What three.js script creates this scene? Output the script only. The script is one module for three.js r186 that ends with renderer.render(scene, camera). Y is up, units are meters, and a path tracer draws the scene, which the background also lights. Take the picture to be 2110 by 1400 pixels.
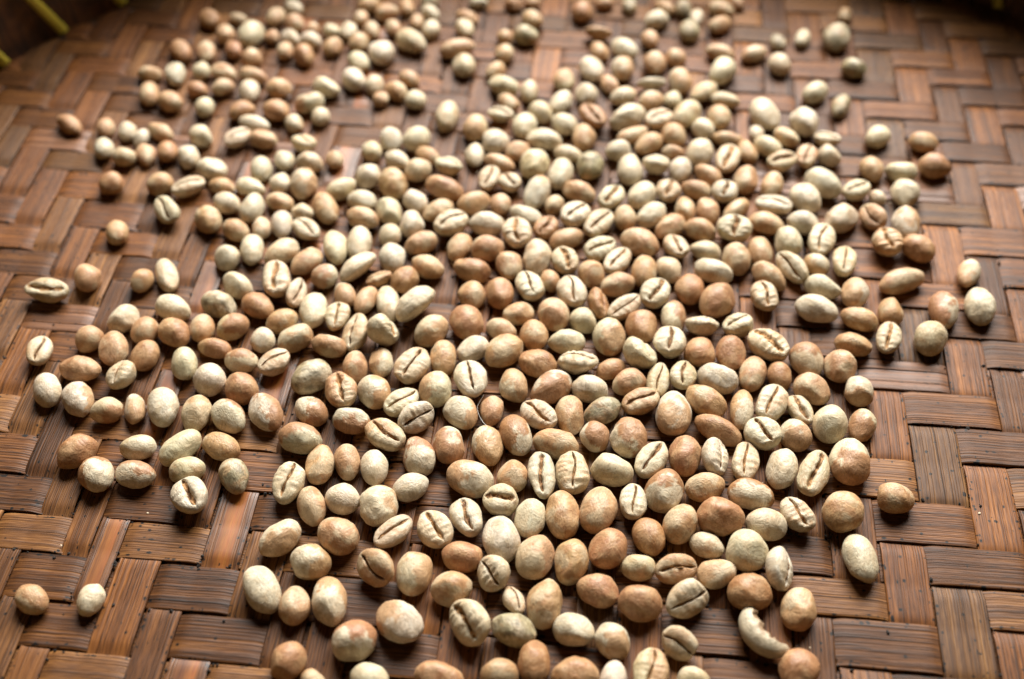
import * as THREE from 'three';
import { ImprovedNoise } from 'three/addons/math/ImprovedNoise.js';
import { mergeGeometries } from 'three/addons/utils/BufferGeometryUtils.js';
import { RectAreaLightUniformsLib } from 'three/addons/lights/RectAreaLightUniformsLib.js';

// ---------- camera, lights, exposure ----------
const scene = new THREE.Scene();
scene.background = new THREE.Color().setRGB(0.01, 0.009, 0.008);        // dim room all round
const camera = new THREE.PerspectiveCamera(2 * Math.atan(700 / 2600) * 180 / Math.PI, 2110 / 1400, 0.02, 20);
camera.position.set(0, 0.2414, 0.225);
camera.rotation.x = -47 * Math.PI / 180;
camera.focus = 0.297;
camera.userData.fStop = 8.5;
const renderer = new THREE.WebGLRenderer({ antialias: true });
renderer.setSize(1024, 679);
renderer.toneMapping = THREE.LinearToneMapping;
renderer.toneMappingExposure = 1.0;
renderer.shadowMap.enabled = true;
RectAreaLightUniformsLib.init();
function areaLight(color, intensity, w, h, pos, target) {
  const l = new THREE.RectAreaLight(color, intensity, w, h);
  l.position.set(...pos); l.lookAt(...target); scene.add(l); return l;
}
// daylight from a window behind the tray, and the weaker light of the room from the near side
areaLight(new THREE.Color().setRGB(1.0, 0.975, 0.93), 31, 0.92, 0.6, [0.16, 0.74, -0.82], [0.0, 0, 0.0]);
areaLight(new THREE.Color().setRGB(1.0, 0.93, 0.84), 0.14, 1.0, 0.7, [-0.1, 0.95, 0.75], [0, 0, -0.02]);

// ---------- helpers ----------
let seed = 20731;
const rnd = () => { seed = (seed + 0x6D2B79F5) | 0; let t = Math.imul(seed ^ (seed >>> 15), 1 | seed); t = (t + Math.imul(t ^ (t >>> 7), 61 | t)) ^ t; return ((t ^ (t >>> 14)) >>> 0) / 4294967296; };
const rr = (a, b) => a + (b - a) * rnd();
const perlin = new ImprovedNoise();
const N = (x, y, z) => perlin.noise(x, y, z);
const clamp = (x, a = 0, b = 1) => Math.min(b, Math.max(a, x));
const smooth = (a, b, x) => { const t = clamp((x - a) / (b - a)); return t * t * (3 - 2 * t); };
const lerp = (a, b, t) => a + (b - a) * t;
const mix3 = (a, b, t) => [lerp(a[0], b[0], t), lerp(a[1], b[1], t), lerp(a[2], b[2], t)];
const lin = c => { c /= 255; return c <= 0.04045 ? c / 12.92 : ((c + 0.055) / 1.055) ** 2.4; };
const srgb = (r, g, b) => [lin(r), lin(g), lin(b)];
const names = {};
const numbered = n => { names[n] = (names[n] ?? -1) + 1; return names[n] ? n + '_' + String(names[n]).padStart(3, '0') : n; };
function dataTex(data, w, h, isColor) {
  const t = new THREE.DataTexture(data, w, h, THREE.RGBAFormat);
  t.wrapS = t.wrapT = THREE.RepeatWrapping; t.magFilter = THREE.LinearFilter; t.minFilter = THREE.LinearMipmapLinearFilter; t.generateMipmaps = true;
  if (isColor) t.colorSpace = THREE.SRGBColorSpace;
  t.needsUpdate = true; return t;
}
const MM = 0.001;
const shade = m => { m.castShadow = true; m.receiveShadow = true; return m; };

// ---------- the table under the tray ----------
{
  const g = new THREE.BoxGeometry(1.6, 0.03, 1.6);
  const t = shade(new THREE.Mesh(g, new THREE.MeshStandardMaterial({ color: new THREE.Color().setRGB(0.03, 0.02, 0.014), roughness: 0.8 })));
  t.name = 'table'; t.position.set(0, -0.0235, -0.05); t.userData = { kind: 'structure', label: 'dark table top beneath the woven tray' }; scene.add(t);
}

// ---------- bamboo materials ----------
// A strip's texture: length along u (430 mm), width across v; fibres, darker seams and specks of dirt.
const TW = 2048, TH = 128;
function stripTexture(k, kind) {
  const col = new Uint8Array(TW * TH * 4), bmp = new Uint8Array(TW * TH * 4), z0 = k * 17.3 + 3.7;
  const dark = kind === 'grey' ? [46, 29, 16] : [40, 23, 11], mid = kind === 'grey' ? [106, 69, 37] : [103, 62, 29], light = kind === 'grey' ? [164, 118, 70] : [160, 106, 56];
  for (let j = 0; j < TH; j++) for (let i = 0; i < TW; i++) {
    const x = i * 0.21, y = j * 0.08 + 0.25 * N(x * 0.03, 0, z0 + 5);
    const f1 = N(x * 0.018, y * 1.7, z0), f2 = N(x * 0.05, y * 4.3, z0 + 9), f3 = N(x * 0.35, y * 9, z0 + 2), br = N(x * 0.022, y * 0.45, z0 + 31);
    let t = 0.52 + 0.2 * f1 + 0.36 * f2 + 0.34 * f3 + 0.26 * br + 0.16 * N(x * 0.012, 0, z0 + 90);
    const seam = smooth(0.30, 0.46, N(x * 0.012, y * 2.6, z0 + 51));
    t -= 0.2 * seam;
    let c = t < 0.5 ? mix3(dark, mid, clamp(t / 0.5)) : mix3(mid, light, clamp((t - 0.5) / 0.5));
    let h = 0.5 + 0.5 * f2 + 0.4 * f1 + 0.12 * f3 - 0.45 * seam;
    if (kind === 'skin') {                       // the outer skin of the cane left on as an orange band
      const e = 0.05 * N(x * 0.05, j * 0.02, z0 + 70), v = j / TH, b = smooth(0.22 + e, 0.29 + e, v) * (1 - smooth(0.68 + e, 0.77 + e, v));
      const oc = [156 + 34 * br + 26 * f3, 91 + 24 * br + 18 * f3 + 12 * f1, 37 + 12 * br];
      c = mix3(c, oc, b * clamp(0.78 + 0.7 * N(x * 0.02, v * 2, z0 + 80), 0.5, 0.95)); h = lerp(h, 0.62 + 0.06 * f3, b);
    }
    if (kind === 'plain') {                      // planed smooth
      c = mix3(c, [116 + 50 * br, 76 + 36 * br, 50 + 24 * br], 0.62); h = lerp(h, 0.6, 0.6);
    }
    const o = (j * TW + i) * 4;
    col[o] = clamp(c[0], 0, 255); col[o + 1] = clamp(c[1], 0, 255); col[o + 2] = clamp(c[2], 0, 255); col[o + 3] = 255;
    bmp[o] = bmp[o + 1] = bmp[o + 2] = clamp(h) * 255; bmp[o + 3] = 255;
  }
  for (let n = 0; n < 420; n++) {                // specks of black dirt, thicker along the edges
    const cx = rnd() * TW, e = rnd(), cy = (e < 0.35 ? rr(0, 0.1) : e < 0.7 ? rr(0.9, 1) : rnd()) * TH, rx = rr(0.6, 2.4) * (rnd() < 0.15 ? 1.8 : 1), ry = rr(1.2, 5.5), a = rr(0.6, 1);
    for (let dy = -8; dy <= 8; dy++) for (let dx = -6; dx <= 6; dx++) {
      const d = (dx / rx) ** 2 + (dy / ry) ** 2 + 0.8 * N(dx * 0.5 + n, dy * 0.4, 7);
      if (d > 1) continue;
      const j = Math.round(cy + dy); if (j < 0 || j >= TH) continue;
      const o = (j * TW + ((Math.round(cx + dx) + TW) % TW)) * 4, s = 1 - a * clamp((1 - d) * 2.5);
      col[o] = col[o] * s + 10 * (1 - s); col[o + 1] = col[o + 1] * s + 9 * (1 - s); col[o + 2] = col[o + 2] * s + 9 * (1 - s);
    }
  }
  return { map: dataTex(col, TW, TH, true), bumpMap: dataTex(bmp, TW, TH, false) };
}
const stripMats = { brown: [], skin: [], plain: [] };
for (let k = 0; k < 7; k++) {
  const t = stripTexture(k, k % 3 === 2 ? 'grey' : 'brown');
  for (const [r, g, b] of [[0.74, 0.73, 0.68], [0.54, 0.53, 0.48], [0.98, 0.95, 0.86], [0.78, 0.73, 0.64]])
    stripMats.brown.push(new THREE.MeshPhysicalMaterial({ ...t, color: new THREE.Color().setRGB(r, g, b), roughness: 0.52, bumpScale: 0.00012, specularIntensity: 0.36 }));
}
stripMats.skin.push(new THREE.MeshPhysicalMaterial({ ...stripTexture(11, 'skin'), color: new THREE.Color().setRGB(0.72, 0.71, 0.7), roughness: 0.42, bumpScale: 0.0001, specularIntensity: 0.6 }));
for (let k = 0; k < 2; k++) stripMats.plain.push(new THREE.MeshPhysicalMaterial({ ...stripTexture(12 + k, 'plain'), color: new THREE.Color().setRGB(0.85, 0.85, 0.84), roughness: 0.45, bumpScale: 0.0001, specularIntensity: 0.6 }));

// ---------- the woven tray ----------
// Weave axes: u across the strips that run away from the viewer, v across the others (mm); two over, two under, stepping one strip towards the viewer for each strip to the right.
const YAW = 6 * Math.PI / 180, TC = [15, 1], TR = 221;
const tray = new THREE.Group(); tray.name = 'bamboo_tray';
tray.position.set(TC[0] * MM, 0, TC[1] * MM); tray.rotation.y = -YAW;
tray.userData = { label: 'round shallow tray woven from flat brown bamboo strips under the beans', category: 'tray' };
scene.add(tray);
const uc = Math.cos(YAW) * TC[0] + Math.sin(YAW) * (TC[1] - 225), vc = -Math.sin(YAW) * TC[0] + Math.cos(YAW) * (TC[1] - 225);
let uEdges = [-127.3, -119.1, -111.9, -104.9, -94.5, -86.3, -77];
for (let i = 1; i < 14; i++) uEdges.push(-77 + 131.8 * i / 14 + rr(-0.5, 0.5));
const iZero = uEdges.length + 1;                 // index of the strip that begins at 66.2
uEdges.push(54.8, 66.2, 76.6, 88.2, 99.2, 107.9);
while (uEdges[uEdges.length - 1] < uc + TR) uEdges.push(uEdges[uEdges.length - 1] + rr(9.6, 11));
let addLeft = 0; while (uEdges[0] > uc - TR) { uEdges.unshift(uEdges[0] - rr(7.6, 10)); addLeft++; }
let vEdges = [-349.1, -339.1, -329.6, -319.8, -310.1, -300.1, -290.1, -280.6, -268.6, -256.4, -246, -236, -226, -216.1, -205.3, -193.9, -181.9, -169.6, -158.9, -148.9, -136.7, -125.2];
let jZero = vEdges.indexOf(-169.6);
while (vEdges[vEdges.length - 1] < vc + TR) vEdges.push(vEdges[vEdges.length - 1] + rr(10.6, 11.8));
while (vEdges[0] > vc - TR) { vEdges.unshift(vEdges[0] - rr(9.3, 10.6)); jZero++; }
const iAt = i => i - (iZero + addLeft), jAt = j => j - jZero;
const skew = -0.011;
const AMP = 0.42, THK = 0.62, TOP = -(AMP + THK / 2 + 0.14);
const mod4 = n => ((n % 4) + 4) % 4;
const aOver = (i, j) => mod4(jAt(j) - iAt(i)) < 2;
// one strip: a ribbon of thickness THK that runs along `along` edges, over or under by `over(k)`
function stripGeometry(c0, c1, edges, over, lenLo, lenHi, gap0, gap1, texOff, wob) {
  const st = [];
  for (let k = 0; k < edges.length - 1; k++) for (const f of [0.0, 0.1, 0.2, 0.32, 0.5, 0.68, 0.8, 0.9]) st.push(lerp(edges[k], edges[k + 1], f));
  const pts = [lenLo, ...st.filter(s => s > lenLo + 0.3 && s < lenHi - 0.3), lenHi];
  const hAt = s => {
    let k = 0; while (k < edges.length - 2 && s >= edges[k + 1]) k++;
    const e0 = edges[k], e1 = edges[k + 1], w = 2.4, here = over(k) ? 1 : -1;
    let y = here;
    if (s - e0 < w && k > 0) { const p = over(k - 1) ? 1 : -1; y = lerp((p + here) / 2, here, smooth(-w, w, s - e0) * 2 - 1); }
    if (e1 - s < w && k < edges.length - 2) { const p = over(k + 1) ? 1 : -1; y = lerp((p + here) / 2, here, smooth(-w, w, e1 - s) * 2 - 1); }
    return y * AMP + (here > 0 ? 0.1 * Math.sin(Math.PI * (s - e0) / (e1 - e0)) : 0);
  };
  const prof = [[-1, -0.5], [-1, 0.22], [-0.95, 0.44], [-0.6, 0.5], [-0.2, 0.53], [0.2, 0.53], [0.6, 0.5], [0.95, 0.44], [1, 0.22], [1, -0.5]];
  const pos = [], uv = [], idx = [], M = prof.length, hw = (c1 - c0) / 2 - (gap0 + gap1) / 2, cc = (c0 + c1) / 2 + (gap0 - gap1) / 2;
  pts.forEach(s => {
    const y = hAt(s) + 0.05 * N(s * 0.05, wob, 3), cw = cc + 0.28 * N(s * 0.02, wob, 9), hww = hw * (1 + 0.035 * N(s * 0.04, wob, 21));
    const tw = 0.035 * N(s * 0.03, wob, 33);
    for (const [a, b] of prof) { pos.push(s, y + b * THK + tw * a * hww + TOP, cw + a * hww); uv.push(s / 430 + texOff, 0.5 + 0.48 * a); }
  });
  const n = pts.length;
  for (let i = 0; i < n - 1; i++) for (let m = 0; m < M; m++) { const m2 = (m + 1) % M, a = i * M + m, b = i * M + m2, c = a + M, d = b + M; idx.push(a, b, c, b, d, c); }
  return { pos, uv, idx, n, M };
}
function addStrip(g, swap, mat) {                // swap: runs along v (away from the viewer) instead of u
  const p = new Float32Array(g.pos.length);
  for (let i = 0; i < g.pos.length; i += 3) {
    const s = g.pos[i], y = g.pos[i + 1], c = g.pos[i + 2];
    const u = swap ? c : s, v = swap ? s : c + skew * s;
    p[i] = (u - uc) * MM; p[i + 1] = y * MM; p[i + 2] = (v - vc) * MM;
  }
  const bg = new THREE.BufferGeometry();
  bg.setAttribute('position', new THREE.BufferAttribute(p, 3));
  bg.setAttribute('uv', new THREE.BufferAttribute(new Float32Array(g.uv), 2));
  const id = swap ? g.idx.slice() : g.idx.slice();
  if (!swap) for (let i = 0; i < id.length; i += 3) { const t = id[i]; id[i] = id[i + 1]; id[i + 1] = t; }
  bg.setIndex(id); bg.computeVertexNormals();
  const m = shade(new THREE.Mesh(bg, mat)); m.name = numbered('bamboo_strip'); tray.add(m); return m;
}
const chord = d => Math.abs(d) < TR - 1 ? Math.sqrt((TR + 0.6) ** 2 - d * d) : 0;
for (let i = 0; i < uEdges.length - 1; i++) {
  const c0 = uEdges[i], c1 = uEdges[i + 1], h = chord(Math.abs((c0 + c1) / 2 - uc)); if (!h) continue;
  const ia = iAt(i), isSkin = Math.abs(c0 + 86.3) < 0.01 || Math.abs(c0 + 111.9) < 0.01;
  const mat = isSkin ? stripMats.skin[0] : stripMats.brown[Math.floor(rnd() * stripMats.brown.length)];
  addStrip(stripGeometry(c0, c1, vEdges, k => aOver(i, k), vc - h, vc + h, rr(0.08, 0.5), rr(0.08, 0.5), rnd(), ia * 3.3 + 100), true, mat);
}
for (let j = 0; j < vEdges.length - 1; j++) {
  const c0 = vEdges[j], c1 = vEdges[j + 1], h = chord(Math.abs((c0 + c1) / 2 - vc)); if (!h) continue;
  const split = Math.abs(c0 + 226) < 0.1 || Math.abs(c0 + 300.1) < 0.1, cuts = split ? [c0, lerp(c0, c1, 0.32), lerp(c0, c1, 0.73), c1] : [c0, c1];
  for (let q = 0; q < cuts.length - 1; q++) {
    const mat = split ? stripMats.plain[q % 2] : stripMats.brown[Math.floor(rnd() * stripMats.brown.length)];
    addStrip(stripGeometry(cuts[q], cuts[q + 1], uEdges, k => !aOver(k, j), uc - h, uc + h, split ? 0.06 : rr(0.08, 0.45), split ? 0.06 : rr(0.08, 0.45), rnd(), jAt(j) * 2.7 + q * 31), false, mat);
  }
}
// the rim: two bent hoops and a wall between, tied with yellow cane
function hoop(r0, r1, y0, y1, flare, mat, name) {
  const sh = [[r0, y0], [r1, y0], [r1 + flare, y1 - 1], [(r0 + r1) / 2 + flare, y1], [r0 + flare, y1 - 1], [r0, y0]].map(([a, b]) => new THREE.Vector2(a * MM, b * MM));
  const m = shade(new THREE.Mesh(new THREE.LatheGeometry(sh, 160), mat)); m.name = name; tray.add(m); return m;
}
const wallTex = stripTexture(20, 'brown');
for (const t of [wallTex.map, wallTex.bumpMap]) { t.repeat.set(3, 1); }
const wallMat = new THREE.MeshPhysicalMaterial({ ...wallTex, color: new THREE.Color().setRGB(0.5, 0.45, 0.4), roughness: 0.6, bumpScale: 0.0002 });
hoop(TR - 1.2, TR + 1.4, -2, 52, 6, wallMat, 'rim_wall');
hoop(TR + 4.6, TR + 8, 36, 55, 4, wallMat, 'outer_hoop');
hoop(TR + 0.6, TR + 4.2, 45, 56, 0.6, wallMat, 'inner_hoop');
const tieMat = new THREE.MeshPhysicalMaterial({ color: new THREE.Color().setRGB(0.42, 0.32, 0.03), roughness: 0.45 });
const tieAngles = []; for (let k = -8; k < 48; k++) { const a = 3.745 + 0.109 * k; if (k < 2 || k > 14) tieAngles.push(a); }
tieAngles.forEach(a0 => {
  const ring = [];
  const P = (r, y, da) => { const a = a0 + da; return new THREE.Vector3(r * MM * Math.cos(a), y * MM, r * MM * Math.sin(a)); };
  const path = new THREE.CatmullRomCurve3([P(TR - 2.0, 1, 0.0), P(TR + 0.0, 18, -0.035), P(TR + 1.6, 34, -0.07), P(TR + 0.2, 50, -0.085), P(TR + 3, 59, -0.09), P(TR + 11, 58, -0.095), P(TR + 13.4, 40, -0.07), P(TR + 4, 14, -0.03)]);
  const g = new THREE.TubeGeometry(path, 40, 1.0 * MM, 6, false);
  const pp = g.attributes.position, c = new THREE.Vector3(), v = new THREE.Vector3(); // flatten the cord into a 4 mm band along the rim
  for (let s = 0; s <= 40; s++) { path.getPointAt(s / 40, c); const an = Math.atan2(c.z, c.x), tx = -Math.sin(an), tz = Math.cos(an);
    for (let q = 0; q <= 6; q++) { const k = s * 7 + q; v.fromBufferAttribute(pp, k).sub(c); const d = v.x * tx + v.z * tz; v.x += tx * d * 1.1; v.z += tz * d * 1.1; v.add(c); pp.setXYZ(k, v.x, v.y, v.z); } }
  g.computeVertexNormals();
  const m = shade(new THREE.Mesh(g, tieMat)); m.name = 'tie'; tray.add(m);
});

// crumbs of black dirt caught where the strips cross
{
  const cg = new THREE.IcosahedronGeometry(1, 1), cp = cg.attributes.position;
  for (let i = 0; i < cp.count; i++) { const x = cp.getX(i), y = cp.getY(i), z = cp.getZ(i), q = 1 + 0.7 * N(x * 1.3 + 4, y * 1.3, z * 1.3); cp.setXYZ(i, x * q, y * q, z * q); }
  cg.computeVertexNormals();
  const spots = [];
  for (let i = 1; i < uEdges.length - 1; i++) for (let j = 1; j < vEdges.length - 1; j++) {
    const u = uEdges[i], v = vEdges[j] + skew * u; if (Math.hypot(u - uc, v - vc) > TR - 6) continue;
    const n = rnd() < 0.45 ? Math.floor(rr(1, 5)) : 0;
    for (let k = 0; k < n; k++) { const al = rnd() < 0.5; spots.push([u + (al ? rr(-3, 3) : rr(-0.4, 0.4)), v + (al ? rr(-0.4, 0.4) : rr(-3, 3))]); }
  }
  const im = new THREE.InstancedMesh(cg, new THREE.MeshStandardMaterial({ color: new THREE.Color().setRGB(0.012, 0.009, 0.007), roughness: 0.9 }), spots.length), d = new THREE.Object3D();
  const cy = Math.cos(YAW), sy = Math.sin(YAW);
  spots.forEach(([u, v], k) => { d.position.set((cy * u - sy * v) * MM, rr(-0.35, -0.1) * MM, (sy * u + cy * v + 225) * MM); d.rotation.set(rnd() * 6, rnd() * 6, rnd() * 6); const r = rr(0.12, 0.42) * MM; d.scale.set(r * rr(0.7, 1.6), r, r * rr(0.7, 1.3)); d.updateMatrix(); im.setMatrixAt(k, d.matrix); });
  im.name = 'dirt_crumbs'; im.userData = { kind: 'stuff', label: 'tiny black crumbs of dirt caught between the bamboo strips' }; shade(im); scene.add(im);
}

// a few flecks of pale chaff on the strips
{
  const fg = new THREE.IcosahedronGeometry(1, 1), n = 60, d = new THREE.Object3D();
  const im = new THREE.InstancedMesh(fg, new THREE.MeshStandardMaterial({ color: new THREE.Color().setRGB(0.55, 0.44, 0.3), roughness: 0.8 }), n);
  for (let k = 0; k < n; k++) { d.position.set(rr(-125, 125) * MM, rr(-0.1, 0.05) * MM, rr(-110, 100) * MM); d.rotation.set(rr(-0.4, 0.4), rnd() * 6, rr(-0.4, 0.4)); const r = rr(0.1, 0.3) * MM; d.scale.set(r * rr(1, 2.2), r * 0.35, r); d.updateMatrix(); im.setMatrixAt(k, d.matrix); }
  im.name = 'chaff_flecks'; im.userData = { kind: 'stuff', label: 'tiny pale flecks of chaff scattered on the bamboo' }; shade(im); scene.add(im);
}

// ---------- bean materials ----------
const BT = 512;
function beanTexture() {
  const col = new Uint8Array(BT * BT * 4), bmp = new Uint8Array(BT * BT * 4);
  const per = (x, y, f, z) => { // periodic noise
    const a = x / BT, b = y / BT, A = Math.PI * 2;
    return N(Math.cos(a * A) * f, Math.sin(a * A) * f + z, Math.cos(b * A) * f * 1.37 + Math.sin(b * A) * f * 0.71 + z * 3.1);
  };
  for (let j = 0; j < BT; j++) for (let i = 0; i < BT; i++) {
    const w = per(i, j, 0.8, 1.7), w2 = per(i, j, 1.7, 5.1), w3 = per(i, j, 4.2, 8.3), w4 = per(i, j, 10, 2.9);
    const wr = 1 - Math.abs(per(i + 30 * w, j + 20 * w2, 1.6, 12.2)) * 3.2;
    const v = 0.93 + 0.07 * w2 + 0.09 * w3 + 0.09 * w4, warm = 0.02 * w;
    const o = (j * BT + i) * 4;
    const s = 255 * clamp(v), dot = N(i * 0.09, j * 0.09, 44) > 0.6 ? 0.4 : 1;
    col[o] = clamp(s * (1 + warm) * dot, 0, 255); col[o + 1] = clamp(s * dot, 0, 255); col[o + 2] = clamp(s * (1 - warm) * dot, 0, 255); col[o + 3] = 255;
    bmp[o] = bmp[o + 1] = bmp[o + 2] = 255 * clamp(0.5 + 0.22 * w2 + 0.26 * w3 + 0.16 * w4 + 0.2 * Math.max(0, wr)); bmp[o + 3] = 255;
  }
  return { map: dataTex(col, BT, BT, true), bumpMap: dataTex(bmp, BT, BT, false) };
}
const bt = beanTexture();
const beanMat = new THREE.MeshPhysicalMaterial({ ...bt, vertexColors: true, roughness: 0.5, bumpScale: 0.00014, specularIntensity: 0.8 });
beanMat.name = 'bean_skin';
const seamMat = new THREE.MeshStandardMaterial({ vertexColors: true, roughness: 0.85 });
// linear base colours of the dried beans
const skin = (r, g, b) => srgb(r, g, b).map(c => c * 0.78);
const TONE = {
  w: skin(225, 207, 175), c: skin(219, 195, 157), t: skin(207, 164, 119), b: skin(184, 133, 90), o: skin(184, 167, 130),
};

// ---------- one bean's body: x is its length, +y the side with the crease, z its width (mm) ----------
function beanGeometry(p, NU, NT) {
  const { L, W, crease, key } = p, pos = [], col = [], uv = [], idx = [];
  const d1 = W * p.dome, f1 = W * p.face, e = p.egg, zs = key * 7.13;
  const base = TONE[p.col[0]], patch = p.col[1] ? TONE[p.col[1]] : null;
  const tint = [1 + p.t1, 1 + p.t1 * 0.6, 1 + p.t2], pd = p.pdir;
  const sCurve = sx => p.sAmp * W * Math.sin(2.4 * sx + p.sPh);
  const open = p.open * W;
  const vert = (iu, it) => {
    const ph = Math.PI * iu / NU, tau = 2 * Math.PI * it / NT, tt = crease ? tau - 0.72 * Math.sin(tau) : tau;
    const sx = Math.cos(ph) * (1 + 0.02 * Math.sin(ph * 2)), rho = Math.pow(Math.sin(ph), 1.0 + p.tip * Math.max(0, Math.cos(ph) * p.tipEnd)), sn = Math.sin(tt), cs = Math.cos(tt), n = crease ? 2.2 : 2.02;
    const k = Math.pow(Math.abs(sn) ** n + Math.abs(cs) ** n, -1 / n);
    const wf = 1 + e * sx;
    let x = L / 2 * sx, z = W / 2 * rho * sn * k * wf, y = rho * cs * k * (cs > 0 ? f1 : d1) * (1 + e * 0.6 * sx);
    x += p.bend * z * 0.4; 
    const up = clamp(cs * 1.6);
    if (crease && cs > 0) {
      const zc = z - sCurve(sx) * rho, win = 1 - smooth(0.62, 0.93, Math.abs(sx));
      const dm = 0.75 + 0.9 * N(x * 0.45 + 7, 1, zs), gw = open * (0.45 + 0.6 * win) * (1 + 0.9 * N(x * 0.5, 3, zs)), g = Math.exp(-((zc / gw) ** 2)), lip = Math.exp(-((zc / (0.2 * W)) ** 2));
      y -= up * win * (0.19 * W * g * dm + 0.05 * W * lip * (0.6 + dm * 0.5));
      y += up * p.ridge * W * 0.02 * N(x * 1.5, zc * 0.25, zs) * smooth(0.0, 0.1 * W, Math.abs(zc)) * (0.4 + rho);
    }
    for (const [fx, fy, fz, fh] of p.flats) {   // sides pressed a little flat
      const dt = x / (L / 2) * fx + y / (0.4 * W) * fy + z / (W / 2) * fz - fh;
      if (dt > 0) { const s = dt * 0.5; x -= fx * s * L / 2; y -= fy * s * 0.4 * W; z -= fz * s * W / 2; }
    }
    const q = 1 + 0.075 * N(x * 0.24, y * 0.24, z * 0.24 + zs) + p.lump * N(x * 0.6 + 9, y * 0.6, z * 0.6 + zs) + 0.012 * N(x * 1.6, y * 1.6, z * 1.6 + zs);
    x *= 1 + (q - 1) * 0.5; y *= q; z *= q;
    // colour: the bean's own tone, mottled; what is left of its skin lies in patches with a ragged outline
    let m = 0.12 * N(x * 0.35, y * 0.35, z * 0.35 + zs + 3) + 0.14 * N(x * 1.1, y * 1.1, z * 1.1 + zs) + 0.1 * N(x * 2.6, y * 2.6, z * 2.6 + zs);
    let c = base.map((b, i) => b * tint[i] * (1 + m * (1 + 0.5 * i)));
    if (patch) {
      const dd = (x * pd[0] / (L / 2) + y * pd[1] / (0.4 * W) + z * pd[2] / (W / 2));
      const s = dd * 0.9 + 0.8 * N(x * 0.26, y * 0.26, z * 0.26 + zs + 11) + 0.3 * N(x * 0.9, y * 0.9, z * 0.9 + zs + 5) + 0.16 * N(x * 2.6, y * 2.6, z * 2.6 + zs);
      c = mix3(c, patch.map((b, i) => b * (1 + m * (1 + 0.5 * i))), 0.92 * smooth(p.pth - 0.04, p.pth + 0.04, s));
    } else {                                      // faint thin stains
      const s = N(x * 0.3 + 20, y * 0.3, z * 0.3 + zs + 8) + 0.4 * N(x * 1.2, y * 1.2, z * 1.2 + zs + 15);
      c = mix3(c, TONE[p.col[0] === 'w' ? 'c' : p.col[0] === 'c' ? 't' : p.col[0] === 't' ? 'b' : 't'], 0.6 * smooth(0.14, 0.28, s));
      if (p.col[0] !== 'w') c = mix3(c, TONE[p.col[0] === 'b' ? 't' : p.col[0] === 't' ? 'c' : 'w'], 0.75 * smooth(0.1, 0.26, N(x * 0.26 + 50, y * 0.26, z * 0.26 + zs) + 0.35 * N(x * 1.4, y * 1.4, z * 1.4 + zs + 25)));
    }
    if (p.col[0] === 'o') c = mix3(c, skin(96, 80, 50), 0.6 * smooth(0.1, 0.4, N(x * 0.5, y * 0.5, z * 0.5 + zs + 40) + 0.5 * N(x * 2, y * 2, z * 2 + zs)));
    pos.push(x * MM, y * MM, z * MM); col.push(clamp(c[0]), clamp(c[1]), clamp(c[2])); uv.push(iu / NU * 1.05 + key * 0.37, it / NT * 2 + key * 0.61);
  };
  for (let iu = 0; iu <= NU; iu++) for (let it = 0; it <= NT; it++) vert(iu === 0 ? 0.004 : iu === NU ? NU - 0.004 : iu, it);
  const R = NT + 1;
  for (let iu = 0; iu < NU; iu++) for (let it = 0; it < NT; it++) { const a = iu * R + it, b = a + 1, c = a + R, d = c + 1; idx.push(a, c, b, b, c, d); }
  const g = new THREE.BufferGeometry();
  g.setAttribute('position', new THREE.Float32BufferAttribute(pos, 3));
  g.setAttribute('color', new THREE.Float32BufferAttribute(col, 3));
  g.setAttribute('uv', new THREE.Float32BufferAttribute(uv, 2));
  g.setIndex(idx); g.computeVertexNormals();
  const nn = g.attributes.normal;                 // close the seam between the first and the last column
  for (let iu = 0; iu <= NU; iu++) { const a = iu * R, b = a + NT; const x = nn.getX(a) + nn.getX(b), y = nn.getY(a) + nn.getY(b), z = nn.getZ(a) + nn.getZ(b), l = Math.hypot(x, y, z) || 1; nn.setXYZ(a, x / l, y / l, z / l); nn.setXYZ(b, x / l, y / l, z / l); }
  return g;
}
// the dry skin left in the crease: a ragged strip along the bottom of the groove
function seamGeometry(p) {
  const { L, W, key } = p, n = 30, m = 4, pos = [], col = [], idx = [], zs = key * 7.13, f1 = W * p.face;
  const gold = srgb(182, 138, 86), darkc = srgb(84, 52, 30);
  for (let i = 0; i <= n; i++) {
    const sx = lerp(-0.8, 0.8, i / n), rho = Math.pow(Math.sqrt(Math.max(0, 1 - sx * sx)), 1.0), win = 1 - smooth(0.62, 0.93, Math.abs(sx));
    const zc = p.sAmp * W * Math.sin(2.4 * sx + p.sPh) * rho, top = rho * f1;
    for (let j = 0; j <= m; j++) {
      const a = j / m * 2 - 1, z = zc + a * p.open * W * (1 + 0.9 * N(sx * L * 0.25, 3, zs)) * (0.9 + 0.3 * N(i * 0.7, j, zs)) * (0.4 + 0.6 * win);
      const y = top - win * W * ((0.75 + 0.9 * N(sx * L / 2 * 0.45 + 7, 1, zs)) * 0.15 + 0.03 - 0.06 * N(i * 0.9, j * 0.8, zs + 4) - 0.05 * a * a) - (1 - win) * 0.3;
      pos.push(sx * L / 2 * MM, y * MM, z * MM);
      const c = mix3(darkc, gold, clamp(0.45 + 1.1 * N(i * 0.6, j * 0.9, zs + 8) + p.gold)); col.push(...c);
      if (i < n && j < m) { const b = i * (m + 1) + j; idx.push(b, b + 1, b + m + 1, b + 1, b + m + 2, b + m + 1); }
    }
  }
  const g = new THREE.BufferGeometry();
  g.setAttribute('position', new THREE.Float32BufferAttribute(pos, 3)); g.setAttribute('color', new THREE.Float32BufferAttribute(col, 3));
  g.setIndex(idx); g.computeVertexNormals(); return g;
}
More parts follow.
